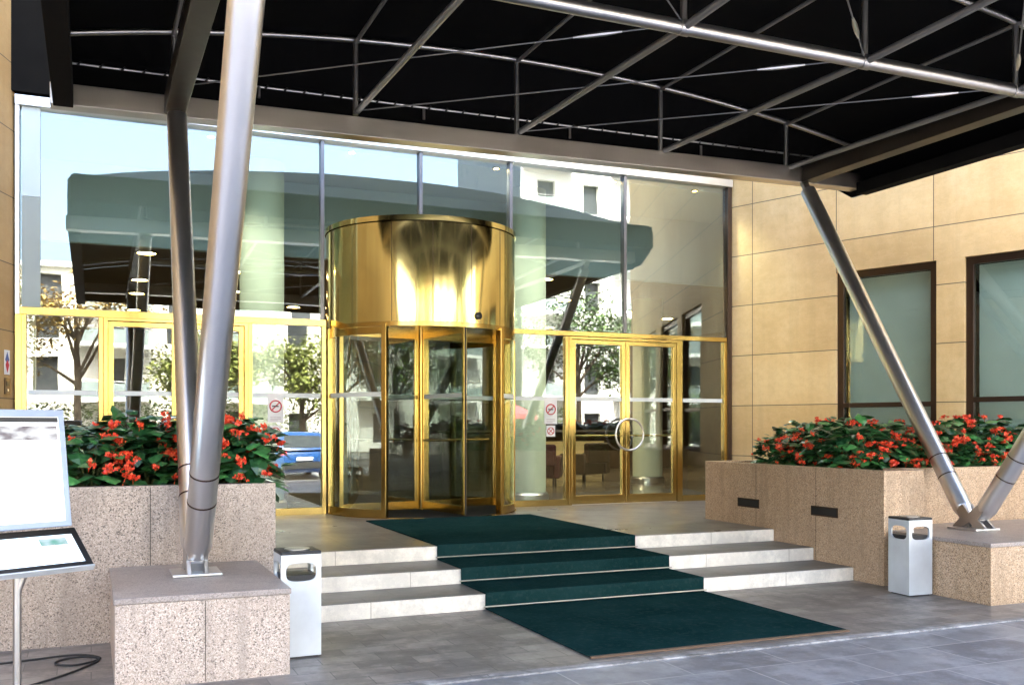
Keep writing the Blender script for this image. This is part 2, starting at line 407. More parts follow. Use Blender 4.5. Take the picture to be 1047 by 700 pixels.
obj('mark', MB().prism([(0,.13),(.055,.03),(0,-.02),(-.055,.03)], -.006, -.0045, 'y'), M['blue'], t)
obj('mark', MB().prism([(0,-.13),(.05,-.03),(0,.03),(-.05,-.03)], -.008, -.0065, 'y'), M['red'], t)
t = wall_plate('intercom_plate', 'small brown metal plate below the sticker on the left stone wall', 'intercom', .235, 2.14, .15, .20, M['bronze'])
obj('grille', MB().box(-.04,-.016,.0,.04,-.0125,.06), M['black'], t); obj('button', MB().path([(0,-.02,-.05),(0,-.012,-.05)], .015, 12), M['steel'], t, True)

# the mass of the hotel above the glass and behind the splayed walls
hb = thing('hotel_building', 'upper storeys of the limestone hotel above the glass entrance', 'building', (4.5, 30, 0))
e = .947*.42
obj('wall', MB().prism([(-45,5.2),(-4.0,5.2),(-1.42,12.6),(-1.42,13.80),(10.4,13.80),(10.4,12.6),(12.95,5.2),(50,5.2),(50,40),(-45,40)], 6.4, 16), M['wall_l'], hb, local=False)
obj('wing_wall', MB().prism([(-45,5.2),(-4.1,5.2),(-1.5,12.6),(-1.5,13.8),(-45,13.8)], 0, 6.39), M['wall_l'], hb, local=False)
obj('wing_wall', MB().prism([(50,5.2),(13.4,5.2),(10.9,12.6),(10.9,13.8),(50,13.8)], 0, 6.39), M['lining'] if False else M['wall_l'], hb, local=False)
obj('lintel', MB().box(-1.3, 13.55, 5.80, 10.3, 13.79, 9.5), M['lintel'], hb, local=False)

# ------------------------------------------------------------------ lobby behind the glass
struct(obj('lobby_floor', MB().box(-1.4, 13.82, .2, 17., 30, LZ), slab_mat('lobby_stone_floor', .8, .8, (.11,.09,.065), (.15,.125,.095), (.08,.065,.05), 0., .2, .003, 0, .3)))
struct(obj('lobby_ceiling', MB().box(-1.4, 16.14, 4.42, 17., 30, 5.6), M['ceil']))
struct(obj('lobby_bulkhead', MB().box(-1.4, 16.0, 4.40, 17., 16.13, 5.6), M['fascia']))
struct(obj('lobby_soffit', MB().box(-1.4, 13.9, 5.61, 17., 30, 5.78), M['fascia']))
struct(obj('lobby_back_wall', MB().box(-1.4, 30.0, .2, 17., 30.2, 5.6), M['wood']))
struct(obj('lobby_side_wall', MB().box(-1.2, 13.9, .2, -.79, 16.9, 5.6), M['interior']))
struct(obj('lobby_side_wall', MB().box(-1.6, 13.9, .2, -1.41, 30, 5.6), M['wood']))
struct(obj('lobby_side_wall', MB().box(17.01, 13.9, .2, 17.2, 30, 5.6), M['wood']))
def column(x, y, label):
    t = thing('round_column', label, 'column', (x, y, LZ), 0, 'columns in the lobby')
    obj('shaft', MB().lathe([(.325,.13),(.325,5.18)], 48), M['column'], t, True)
    obj('base', MB().lathe([(.37,0),(.37,.09),(.345,.125)], 48), M['steel'], t, True)
column(2.36, 15.0, 'pale green round column behind the glass left of the revolving door')
column(6.72, 15.0, 'pale green round column behind the glass right of the revolving door')
column(11.25, 18.6, 'round column deep in the lobby behind the right-hand door leaf')
dl0 = None
def px_on(px, py, z):
    a = R(23.28); u = (px-523.5)/1000; v = (435.5-py)/1000; s, c = math.sin(a), math.cos(a); k = (z-1.65)/v
    return ((s+u*c)*k, (c-u*s)*k)
FILL_DL = [(1.5,13.86),(3.45,13.86),(5.7,13.86),(7.75,13.86),(9.3,13.86)]  # added fill lights behind the head rail, made up to brighten the column fronts
DL = [px_on(*p, 4.42) for p in ((150,257),(143,285),(140,299),(137,316),(245,277),(238,297),(565,282),(577,306),(561,334),(682,325),(300,313),(232,318),(640,318))]
for i, (x, y) in enumerate(DL):
    y = max(y, 16.6)
    if y > 29: continue
    if dl0 is None:
        dl0 = thing('downlight', 'small warm round downlight in the lobby ceiling', 'ceiling light', (x, y, 4.42), 0, 'downlights in the lobby ceiling')
        obj('rim', MB().lathe([(.19,-.001),(.19,-.022),(.145,-.026),(.145,-.001)], 24), M['brass_frame'], dl0, True)
        obj('lens', MB().lathe([(.14,-.004),(.14,-.012)], 24), M['down'], dl0)
    else: dup(dl0, (x, y, 4.42))
for x, y in FILL_DL: dup(dl0, (x, y, 5.61), label='tiny added fill light hidden behind the steel head rail to brighten the columns').scale = (.3,.3,1)  # shrunken downlight copies serve as the added fill fixtures
for x, y, z in [(x, max(y, 16.6), 4.385) for x, y in DL if y < 29] + [(x, y, 5.575) for x, y in FILL_DL]:
    l_ = bpy.data.lights.new('downlight_and_fill_lamp', 'SPOT'); l_.energy = 26; l_.spot_size = R(120); l_.spot_blend = .8; l_.color = (1., .80, .52); l_.shadow_soft_size = .12
    lo_ = bpy.data.objects.new('downlight_and_fill_lamp', l_); COL.objects.link(lo_); lo_.location = (x, y, z)
    if z > 5: l_.energy = 40; l_.color = (1., .93, .78)  # the upper row is added fill, stronger and paler than the ceiling downlights
t = thing('picture_frame', 'dark framed picture on the grey wall just inside the left glass', 'picture', (-.789, 15.1, 2.3))
obj('frame', sheet_holes([-.62,.62], [-.45,.45], [(-.56,.56,-.39,.39)], .03), M['black'], t).rotation_euler = (0,0,R(90))
obj('print', MB().box(.004,-.57,-.40,.012,.57,.40), simple('faded_print', (.4,.43,.40), .5, 0, .25, 3), t)
t = thing('reception_desk', 'dark wooden reception desk deep inside the lobby', 'desk', (12.5, 25.5, LZ))
obj('counter', MB().box(-3.5,-.4,0,3.5,.4,1.05), M['wood'], t, bevel=.02); obj('worktop', MB().box(-3.6,-.5,1.06,3.6,.5,1.11), M['coping'], t, bevel=.01)
obj('light_panel', MB().box(-1.6,-.43,.25,1.2,-.405,.8), emit('amber_panel', (1.,.72,.3), .02), t)
def armchair(x, y, rz, mat, label):
    t = thing('armchair', label, 'armchair', (x, y, LZ), rz)
    obj('seat', MB().box(-.36,-.36,.16,.36,.34,.44), mat, t, bevel=.05); obj('backrest', MB().box(-.36,.30,.40,.36,.46,.86), mat, t, bevel=.05)
    for s in (-1,1): obj('armrest', MB().box(s*.37-.07,-.36,.16,s*.37+.07,.40,.62), mat, t, bevel=.04)
    for sx in (-1,1):
        for sy in (-1,1): obj('leg', MB().path([(sx*.3,sy*.3,0),(sx*.3,sy*.3,.17)], .02, 8), M['black'], t)
armchair(8.6, 18.5, R(150), simple('dark_red_velvet', (.06,.007,.007), .8), 'dark red armchair inside the lobby behind the right doors')
armchair(10.2, 19.6, R(200), simple('brown_leather', (.06,.035,.018), .5), 'dark brown armchair inside the lobby beside the red one')

# ------------------------------------------------------------------ glass facade
fa = thing('glass_facade', 'tall glass entrance facade with steel mullions above brass framed doors', 'facade', (4.45, FY, LZ))
def P(name, mb, mat, parent=fa, smooth=False, bevel=.003): return obj(name, mb, mat, parent, smooth, bevel, False)
P('head_rail', MB().box(-.87, FY-.10, HEAD, 9.85, FY+.08, HEAD+.12), M['steel'])
P('transom', MB().box(-.82, FY-.055, TRZ-.055, 3.02, FY+.055, TRZ+.035), M['brass_frame'])
P('transom', MB().box(5.84, FY-.055, TRZ-.045, 9.76, FY+.055, TRZ+.025), M['brass_frame'])
for x in (1.05, 2.97, 4.41, 5.84, 7.82):
    z0 = 4.45 if x == 4.41 else TRZ+.036
    P('mullion', MB().box(x-.026, FY-.05, z0, x+.026, FY+.07, HEAD), M['mullion'])
P('jamb', MB().box(-.87, FY-.07, LZ, -.80, FY+.07, TRZ-.056), M['brass_frame']); P('jamb', MB().box(-.87, FY-.07, TRZ-.055, -.821, FY+.07, HEAD), M['steel'])
P('end_panel', MB().box(-.798, FY-.045, 4.52, -.585, FY-.012, HEAD-.002), M['fascia'])
P('end_panel', MB().box(-.798, FY-.045, TRZ+.04, -.585, FY-.012, 4.515), M['interior'])
P('jamb', MB().box(9.77, FY-.07, LZ, 9.85, FY+.07, HEAD), M['bronze'])
up = [-.82, 1.05, 2.97, 4.41, 5.84, 7.82, 9.77]
for a, b in zip(up, up[1:]):
    z0 = 4.40 if 2.9 < a < 5 else TRZ+.03
    m = MB().box(a+.01, -.006, z0, b-.01, .006, HEAD+.01)             # set a hair out of plumb, as glass is
    ta = math.tan(R(.85+rnd.uniform(-.12,.12))); tb = math.tan(R(rnd.uniform(-.16,.16)))
    m.v = [(x, FY + y + (z-4.4)*ta + (x-(a+b)/2)*tb, z) for x, y, z in m.v]; P('upper_pane', m, M['glass'], bevel=0)
def fixed(x0, x1):
    P('post', MB().box(x0, FY-.05, LZ, x0+.055, FY+.05, TRZ-.056), M['brass_frame']); P('post', MB().box(x1-.055, FY-.05, LZ, x1, FY+.05, TRZ-.056), M['brass_frame'])
    P('sill', MB().box(x0+.056, FY-.05, LZ, x1-.056, FY+.05, LZ+.10), M['brass_frame'])
    g = P('lower_pane', MB().box(x0+.06, FY-.006, LZ+.09, x1-.06, FY+.006, TRZ-.05), M['glass_door'], bevel=0)
    obj('film_stripe', MB().box(x0+.072, FY-.009, 2.045, x1-.072, FY-.0065, 2.105), M['frost'], g, local=False)
fixed(-.80, .143); fixed(1.957, 3.02); fixed(5.85, 6.813); fixed(8.837, 9.768)
def leaf(x0, x1, ring):
    w = .066; y0, y1 = FY-.045, FY+.025
    d = obj('door', sheet_holes([x0, x1], [LZ+.012, TRZ-.10], [(x0+w, x1-w, LZ+.15, TRZ-.10-w)], y1-y0, y0), M['brass_frame'], fa, bevel=.004, local=False)
    obj('pane', MB().box(x0+w-.008, FY-.016, LZ+.14, x1-w+.008, FY-.004, TRZ-.10-w+.008), M['glass_door'], d, local=False)
    obj('film_stripe', MB().box(x0+w, FY-.0195, 2.045, x1-w, FY-.0165, 2.105), M['frost'], d, local=False)
    obj('push_bar', MB().path([(x0+w-.02, FY+.06, 1.50), (x1-w+.02, FY+.06, 1.50)], .018, 10), M['brass_frame'], d, True, local=False)
    xm = x1 if ring > 0 else x0; s = -1 if ring > 0 else 1        # half of the big ring that the two leaves make
    pts = [(xm + s*(.012+.235*math.sin(t)), y0-.115, 1.52+.245*math.cos(t)) for t in [math.pi*i/20 for i in range(21)]]
    pts = [(pts[0][0], y0-.002, pts[0][2])] + pts + [(pts[-1][0], y0-.002, pts[-1][2])]
    obj('handle', MB().path(pts, .017, 10), M['steel'], d, True, local=False)
for a, b, c in ((.20, 1.045, 1.90), (6.87, 7.832, 8.78)):
    P('door_frame', sheet_holes([a-.055, c+.055], [LZ, TRZ-.056], [(a-.006, c+.006, LZ+.0, TRZ-.094)], .12, FY-.06), M['brass_frame'])
    P('threshold', MB().box(a, FY-.05, LZ+.0045, c, FY+.05, LZ+.011), M['steel'])
    leaf(a, b-.004, 1); leaf(b+.004, c, -1)

def smoking_sign(x, z, w, h, label, cross=False):
    t = thing('prohibition_sign', label, 'sign', (x, FY-.0065, z))
    obj('plate', MB().box(-w/2,-.004,-h/2,w/2,0,h/2), M['white'], t)
    r = min(w*.36, h*.36); zc = 0 if cross else h*.06
    ring = [(r*math.cos(2*math.pi*i/28), -.006, zc+r*math.sin(2*math.pi*i/28)) for i in range(28)]
    obj('ring', MB().path(ring, r*.12, 6, closed=True), M['red'], t, True)
    obj('slash', MB().bar((-r*.7,-.0062,zc-r*.7),(r*.7,-.0062,zc+r*.7), r*.2, .003, (0,1,0)) , M['red'], t)
    if cross: obj('slash', MB().bar((-r*.7,-.0085,zc+r*.7),(r*.7,-.0085,zc-r*.7), r*.2, .003, (0,1,0)), M['red'], t)
    else:
        obj('cigarette', MB().box(-r*.62,-.0105,zc-r*.12,r*.5,-.0085,zc+r*.1), M['black'], t)
        for k in range(3): obj('print_line', MB().box(-w*.34,-.0055,-h*.33-k*.022,w*.34-(k==2)*w*.2,-.0042,-h*.33-k*.022+.009), M['ink'], t)
smoking_sign(2.33, 1.90, .215, .40, 'white no smoking notice on the glass left of the revolving door')
smoking_sign(2.33, 1.575, .15, .17, 'small round prohibition sticker below the left no smoking notice', True)
smoking_sign(6.52, 1.885, .215, .40, 'white no smoking notice on the glass right of the revolving door')
smoking_sign(6.52, 1.575, .15, .17, 'small square prohibition sticker below the right no smoking notice', True)

# ------------------------------------------------------------------ revolving door
DC = (4.43, FY); DR = 1.37; DZ0, DZ1 = 3.04, 4.36
rv = thing('revolving_door', 'polished brass drum revolving door with glass wings at the top of the carpet', 'revolving door', (DC[0], DC[1], LZ))
def D(name, mb, mat, smooth=False, bevel=0., parent=None): return obj(name, mb, mat, parent or rv, smooth, bevel, False)
cen = (DC[0], DC[1], 0)
D('drum', MB().lathe([(DR-.10,DZ0),(DR,DZ0),(DR,DZ1),(DR-.10,DZ1+.001)], 96, cen), M['brass'], True)
D('rim', MB().lathe([(DR-.03,DZ1+.014),(DR+.014,DZ1+.014),(DR+.012,DZ1+.085),(DR-.1,DZ1+.10)], 96, cen), M['brass'], True)
D('lower_rim', MB().lathe([(DR-.06,DZ0-.06),(DR-.005,DZ0-.06),(DR-.005,DZ0-.002),(DR-.06,DZ0-.002)], 96, cen), M['brass_frame'], True)
D('ceiling', MB().lathe([(DR-.07,DZ0-.03),(DR-.07,DZ0-.012)], 64, cen), M['black'])
D('floor_ring', MB().lathe([(DR+.02,LZ+.0045),(DR+.02,LZ+.012),(DR-.05,LZ+.013),(DR-.05,LZ+.0045)], 64, cen), M['brass_frame'], True)
D('floor_mat', MB().lathe([(DR-.052,LZ+.0046),(DR-.052,LZ+.010)], 64, cen), M['mat'])
for i in range(4):
    a = R(-90 + (i-1.5)*23.); D('seam', MB().box(-.0035,-.003,0,.0035,.0,DZ1-DZ0-.01), M['bronze']).matrix_basis = Matrix.Translation((DC[0]+DR*math.cos(a), DC[1]+DR*math.sin(a), DZ0+.005)) @ Matrix.Rotation(a+R(90), 4, 'Z')
sx = R(-90+16); D('sensor', MB().lathe([(.0,.0),(.05,.005),(.05,.03),(.0,.045)], 20), M['black'], True).matrix_basis = Matrix.Translation((DC[0]+(DR-.005)*math.cos(sx), DC[1]+(DR-.005)*math.sin(sx), DZ0+.10)) @ Matrix.Rotation(sx, 4, 'Z') @ Matrix.Rotation(R(90), 4, 'Y')
AA = [(R(181), R(231)), (R(306), R(359)), (R(1), R(50)), (R(130), R(179))]
for a0, a1 in AA:
    g = D('curved_glass', MB().arcwall(DC, DR-.02, a0, a1, LZ+.10, DZ0-.05, .012, 20), M['glass_door'], True)
    obj('film_stripe', MB().arcwall(DC, DR-.016, a0+.03, a1-.03, 2.045, 2.105, .003, 20), M['frost'], g, True, local=False)
    D('bottom_rail', MB().arcwall(DC, DR, a0, a1, LZ+.015, LZ+.12, .05, 20), M['brass_frame'], True)
    D('top_rail', MB().arcwall(DC, DR-.001, a0, a1, DZ0-.16, DZ0-.065, .05, 20), M['brass_frame'], True)
for a in (R(181.5), R(231), R(306), R(358.5), R(50), R(130)):
    D('post', MB().box(-.05,-.035,LZ+.013,.04,.035,DZ0-.03), M['brass_frame'], bevel=.005).matrix_basis = Matrix.Translation((DC[0]+(DR-.02)*math.cos(a), DC[1]+(DR-.02)*math.sin(a), 0)) @ Matrix.Rotation(a, 4, 'Z')
D('shaft', MB().path([(DC[0],DC[1],LZ+.015),(DC[0],DC[1],DZ0-.035)], .05, 20), M['brass_frame'], True)
for k in range(4):
    a = R(-80.5 + 90*k); mt = Matrix.Translation((DC[0], DC[1], 0)) @ Matrix.Rotation(a, 4, 'Z')
    w = D('wing', sheet_holes([.055, DR-.085], [LZ+.03, DZ0-.05], [(.055+.06, DR-.085-.06, LZ+.03+.12, DZ0-.05-.08)], .045, -.0225), M['brass_frame'], bevel=.004)
    w.matrix_parent_inverse = world_of(rv).inverted(); w.matrix_basis = mt
    g = obj('pane', MB().box(.11,-.005,LZ+.145,DR-.14,.005,DZ0-.125), M['glass_wing'], w)
    g2 = obj('film_stripe', MB().box(.116,-.0085,2.045,DR-.146,-.0055,2.105), M['frost'], w)
    obj('push_rail', MB().path([(.2,-.06,1.45),(DR-.25,-.06,1.45)], .016, 10), M['brass_frame'], w, True)
    obj('brush', MB().box(DR-.084,-.01,LZ+.03,DR-.072,.01,DZ0-.06), M['rubber'], w)

# ------------------------------------------------------------------ canopy
cn = thing('entrance_canopy', 'wide black lined canopy on a steel truss frame over the hotel entrance', 'canopy', (4.75, 7.05, 0))
def C(name, mb, mat, smooth=False, bevel=0., parent=None): return obj(name, mb, mat, parent or cn, smooth, bevel, False)
BX0, BX1, EX0, EX1 = .78, 8.84, -.25, 9.76
YT = [3.5, 7.05, 10.6]; NODE = [.78, 2.68, 4.62, 6.60, 8.56]
def arch(x):
    t = (x-4.75)/5.0; return 5.98 - .46*abs(t)**2.1
ZB0, ZB1 = 4.92, 5.13
C('edge_beam', MB().bar((EX0-.12, 10.6, 4.89), (EX1, 10.6, 5.03), .2, .21), M['beam'], bevel=.006)
C('edge_beam', MB().box(EX0, 3.4, ZB0, EX1, 3.6, ZB1), M['beam'], bevel=.006)
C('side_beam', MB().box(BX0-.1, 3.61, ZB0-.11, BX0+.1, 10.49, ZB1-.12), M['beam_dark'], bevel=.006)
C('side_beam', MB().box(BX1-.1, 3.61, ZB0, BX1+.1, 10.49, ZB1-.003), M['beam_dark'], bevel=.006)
for x in (EX0, EX1):
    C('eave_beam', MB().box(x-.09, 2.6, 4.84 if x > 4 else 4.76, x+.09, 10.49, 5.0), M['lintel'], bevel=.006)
C('middle_tube', MB().path([(BX0+.1, 7.05, 5.03), (BX1-.1, 7.05, 5.03)], .062, 20), M['tube'], True)
xs = [EX0 + (EX1-EX0)*i/36 for i in range(37)]
for yi, y in enumerate(YT):
    C('arch_tube', MB().path([(x, y, arch(x)) for x in xs], .032, 12), M['tube'], True)
    for x in NODE:
        z0 = 5.03 if yi == 1 else ZB1-.05
        C('truss_post', MB().path([(x, y, z0), (x, y, arch(x)-.01)], .03, 12), M['tube'], True)
        if yi == 1:
            C('node', MB().path([(x-.05, y, 5.03), (x+.05, y, 5.03)], .069, 16), M['tube'], True)
for x in NODE[1:]:
    for y0, y1 in ((3.6, 7.0), (7.1, 10.5)):
        C('joist', MB().path([(x, y0, 5.10 if y0 < 5 else 5.03), (x, y1, 5.03 if y0 < 5 else 5.10)], .034, 12), M['galv'], True)
for x in NODE:
    C('purlin', MB().path([(x, 2.62, arch(x)-.03), (x, 10.6, arch(x)-.03)], .022, 10), M['galv'], True)
for a, b in ((2, 0), (3, 1), (4, 2)):                                   # wind bracing at chord level
    for y1 in (10.5, 3.6):
        p = Vector((NODE[a], 7.05, 5.06)); q = Vector((NODE[b], y1, 5.10)); d = (q-p).normalized(); mid = p + d*.75
        cb = C('cable', MB().path([p, q], .007, 6), M['galv'])
        obj('turnbuckle', MB().path([mid-d*.22, mid-d*.08, mid+d*.08, mid+d*.22], [.010,.022,.022,.010], 8), M['steel'], cb, True, local=False)
LYY = 11.15
C('lacing_rail', MB().path([(EX0+.03, LYY, 5.42), (EX1-.05, LYY, 5.50)], .013, 8), M['tube'], True)
for i in range(46):
    x = EX0+.12 + i*(EX1-EX0-.2)/46
    C('lacing_tie', MB().path([(x, LYY-.016, 5.405+.008*i/5), (x+.035, LYY+.02, 5.45+.008*i/5)], .014, 6), M['black'])
for x in (1.72, 3.65, 5.6, 7.58):
    C('lacing_stub', MB().path([(x, LYY, 5.44), (x, LYY, 5.31)], .018, 8), M['tube'], True)
# fabric: outer skin and black lining
def vault(dz, y0, y1):
    m = MB(); pts = [(EX0-.06, 4.86), (EX0-.06, arch(EX0)-.12)] + [(x, arch(x)+.05) for x in xs] + [(EX1+.06, arch(EX1)-.12), (EX1+.06, 4.86)]
    ys = [y0 + (y1-y0)*j/8 for j in range(9)]
    for y in ys:
        for x, z in pts: m.v.append((x + (dz*(-1 if x < 4 else 1) if z < 5.45 else 0), y, z + (dz if z > 5.3 else 0)))
    n = len(pts)
    for j in range(8):
        for i in range(n-1): m.f.append((j*n+i, j*n+i+1, (j+1)*n+i+1, (j+1)*n+i))
    return m, n, ys
def fabric(name, dz, mat):
    m, n, ys = vault(dz, 2.6, 10.75)
    k = len(m.v)                              # rear slope down to the lacing, then a drop
    last = m.v[8*n:9*n]
    for yy, f in ((LYY+.03+dz, .0), (LYY+.05+dz, 1.)):
        for x, y, z in last:
            zz = max(5.12, z if z < 5.2 else (min(z, 5.50+dz) if f == 0 else 5.12))
            m.v.append((x, yy, zz))
    for j in range(2):
        a = 8*n + j*n
        for i in range(n-1): m.f.append((a+i, a+i+1, a+n+i+1, a+n+i))
    b = len(m.v)                              # front valance
    for x, y, z in m.v[:n]: m.v.append((x, y-.02, z)); m.v.append((x, y-.03-dz, 4.86 if z > 4.9 else z))
    for i in range(n-1): m.f.append((b+2*i, b+2*i+2, b+2*i+3, b+2*i+1))
    return C(name, m, mat)
fabric('lining', 0., M['lining']); fabric('fabric', .03, M['canvas'])
C('rear_valance', MB().box(EX0-.04, LYY+.095, 5.10, EX1+.04, LYY+.11, 5.50), M['fabric'])
C('front_valance', MB().box(EX0-.04, 2.50, 4.86, EX1+.04, 2.52, 5.55), M['fabric'])
# raking struts
BASE_Y = 7.50; BZ = .575
def strut(p, q, r):
    p = Vector(p); q = Vector(q); d = (q-p).normalized(); L = (q-p).length
    s = C('strut', MB().path([p+d*.15, p+d*.24, p+d*.25, q-d*.16, q-d*.12], [r*.72, r, r, r, r*.55], 28), M['steel'], True)
    for k in (.62, .86): obj('sleeve_ring', MB().path([p+d*k, p+d*(k+.012)], r+.003, 28), M['bronze'], s, True, local=False)
    up = Vector((1,0,0))
    obj('fork', MB().bar(p-d*.01, p+d*.26, .035, .11, up), M['tube'], s, bevel=.004, local=False)
    obj('pin', MB().path([p+d*.10-Vector((.07,0,0)), p+d*.10+Vector((.07,0,0))], .024, 12), M['steel'], s, True, local=False)
    obj('end_plate', MB().bar(q-d*.14, q+d*.02, .05, .10, up), M['tube'], s, local=False)
for bx, tx in ((.70, .80), (8.47, 8.80)):
    strut((bx, BASE_Y-.045, BZ+.02), (tx-.02, 4.75, ZB0-.01), .098)
    strut((bx, BASE_Y+.0, BZ+.02), (tx, 10.52, ZB0-.01), .098)
    ft = C('foot_plate', MB().box(bx-.17, BASE_Y-.20, BZ+.002, bx+.17, BASE_Y+.17, BZ+.02), M['steel'], bevel=.004)
    for gx in (-.075, .045):
        obj('gusset', MB().prism([(BASE_Y-.24,BZ+.021),(BASE_Y-.10,BZ+.021),(BASE_Y-.02,BZ+.075),(BASE_Y+.06,BZ+.021),(BASE_Y+.19,BZ+.021),(BASE_Y+.10,BZ+.11),(BASE_Y+.15,BZ+.21),(BASE_Y+.06,BZ+.26),(BASE_Y-.02,BZ+.17),(BASE_Y-.12,BZ+.26),(BASE_Y-.21,BZ+.21),(BASE_Y-.14,BZ+.11)], bx+gx, bx+gx+.03, 'x'), M['tube'], ft, bevel=.004, local=False)

# ------------------------------------------------------------------ granite blocks and planters
def block(x0, x1, y0, y1, mat, label, notch=None):
    t = thing('granite_block', label, 'plinth', ((x0+x1)/2, y0, 0))
    def foot(e): return [(x0-e,y0-e),(x1+e,y0-e),(x1+e,y1)] + ([(notch[0],y1),(notch[0],notch[1]),(x0-e,notch[1])] if notch else [(x0-e,y1)])
    obj('body', MB().prism(foot(0), 0, .535), mat, t, bevel=.004, local=False)
    obj('coping', MB().prism(foot(.008), .537, BZ), M['coping'], t, bevel=.005, local=False)
    obj('joint', MB().box((x0+x1)/2-.002, y0-.0015, .01, (x0+x1)/2+.002, y0-.0002, .53), M['soil'], t, local=False)
block(.135, 1.215, 6.56, 8.045, M['graniteB'], 'pinkish granite block under the left canopy strut beside the menu stand')
block(7.575, 9.9, 6.50, 8.095, M['graniteR'], 'tan granite block under the right canopy strut beside the right bin', (8.055, 7.735))
def planter(poly, inner, mat, label, ztop=1.19):
    t = thing('flower_planter', label, 'planter', (poly[0][0], poly[0][1], 0))
    n = len(poly); m = MB()
    m.v = [(x,y,0) for x,y in poly] + [(x,y,ztop) for x,y in poly] + [(x,y,ztop) for x,y in inner] + [(x,y,ztop-.3) for x,y in inner]
    for i in range(n):
        j = (i+1) % n
        for a in range(3): m.f.append((a*n+i, a*n+j, (a+1)*n+j, (a+1)*n+i))
    m.f.append(tuple(range(n))[::-1]); m.f.append(tuple(range(3*n, 4*n)))
    obj('trough', m, mat, t, bevel=.004, local=False)
    obj('soil', MB().prism([(x, y) for x, y in inner], ztop-.29, ztop-.10), M['soil'], t, local=False)
    return t
pl = planter([(-2.6,8.05),(1.375,8.05),(1.375,9.45),(-2.1,9.45)], [(-2.4,8.15),(1.275,8.15),(1.275,9.35),(-2.0,9.35)], M['graniteL'], 'grey pink granite planter full of red flowers left of the steps')
for x in (-.62, .42): obj('joint', MB().box(x-.0025, 8.0485, .01, x+.0025, 8.06, 1.18), M['soil'], pl, local=False)
pr = planter([(7.5,7.74),(8.05,7.74),(8.05,8.10),(11.6,8.10),(10.85,10.93),(7.5,10.93)], [(7.62,7.86),(7.95,7.86),(7.95,8.22),(11.4,8.22),(10.75,10.80),(7.62,10.80)], M['graniteR'], 'tan granite planter full of red flowers right of the steps')
for y in (8.77, 9.85): obj('joint', MB().box(7.4985, y-.0025, .01, 7.51, y+.0025, 1.18), M['soil'], pr, local=False)
for y in (10.0, 8.63):
    obj('vent_slot', MB().box(7.494, y-.20, .66, 7.51, y+.20, .74), M['black'], pr, local=False)
    obj('slot_frame', sheet_holes([-.215,.215], [-.055,.055], [(-.2,.2,-.04,.04)], .012), M['bronze'], pr, local=False).matrix_basis = Matrix.Translation((7.4935, y, .70)) @ Matrix.Rotation(R(-90), 4, 'Z')
# ------------------------------------------------------------------ begonias
def leaf_into(m, p, d, up, L, W, curl=.2):
    d = d.normalized(); s = d.cross(up).normalized(); n = s.cross(d)
    pts = [p, p+d*L*.3+s*W*.48-n*curl*L*.1, p+d*L*.72+s*W*.38-n*curl*L*.25, p+d*L-n*curl*L*.55, p+d*L*.72-s*W*.42-n*curl*L*.25, p+d*L*.3-s*W*.5-n*curl*L*.1, p+d*L*.35+n*L*.07, p+d*L*.7+n*L*.0-n*curl*L*.12]
    m.add(pts, [(0,1,6),(1,2,7,6),(2,3,7),(3,4,7),(4,5,6,7),(5,0,6)])
def plant_meshes(seed):
    r = random.Random(seed); m = MB(); m2 = MB(); stems = MB()
    for i in range(215):
        th = r.uniform(0, 2*math.pi); h = r.random()**.8; rad = (.34-.12*h*h)*math.sqrt(r.uniform(.25, 1))
        p = Vector((rad*math.cos(th), rad*math.sin(th), -.0 + h*.50*(1-.25*(rad/.34)**2) + .03*math.sin(3*th+seed)))
        d = Vector((math.cos(th+r.uniform(-.9,.9)), math.sin(th+r.uniform(-.9,.9)), r.uniform(-.45,.5)))
        L = r.choice((r.uniform(.06,.11), r.uniform(.10,.17), r.uniform(.15,.23)))
        leaf_into(m, p, d, Vector((r.uniform(-.3,.3), r.uniform(-.3,.3), 1)), L, L*r.uniform(.7,.95), r.uniform(.1,.6))
    for i in range(9):
        th = i*.7; stems.path([(0.02*math.cos(th), .02*math.sin(th), -.1), (.12*math.cos(th), .12*math.sin(th), .15), (.2*math.cos(th), .2*math.sin(th), .36)], [.012,.009,.005], 6)
    return m, m2, stems
def floret(seed):
    r = random.Random(seed); m = MB()
    for i in range(r.randint(13, 19)):
        c = Vector((r.gauss(0,.038), r.gauss(0,.03), r.gauss(0,.020)-.01)); ax = Vector((r.uniform(-1,1), r.uniform(-1,.4), r.uniform(-.4,1))).normalized()
        s = ax.orthogonal().normalized(); u = ax.cross(s); a0 = r.uniform(0, 6)
        for k in range(4):
            t = a0 + k*math.pi/2; d = s*math.cos(t)+u*math.sin(t); L = r.uniform(.024,.040)
            e = d.cross(ax); m.add([c, c+d*L*.6+e*L*.45+ax*.008, c+d*L+ax*.016, c+d*L*.6-e*L*.45+ax*.008], [(0,1,2,3)])
    m.path([(0,0,.0),(0,.01,-.03),(0,.06,-.10)], .004, 5)
    return m
PV = []
for sd in range(4):
    a, b, c = plant_meshes(sd+3)
    def mk(n, mb, mat):
        me = bpy.data.meshes.new(n); me.from_pydata(mb.v, [], mb.f); me.materials.append(mat); return me
    PV.append((mk('foliage', a, M['leaf']), mk('stem', c, M['stemg'])))
FV = [mk('flower_cluster', floret(s+20), M['petal']) for s in range(5)]
def link(name, me, parent, loc=(0,0,0), rot=(0,0,0), sc_=1.):
    o = bpy.data.objects.new(name, me); COL.objects.link(o); o.parent = parent; o.location = loc; o.rotation_euler = rot; o.scale = (sc_,)*3; return o
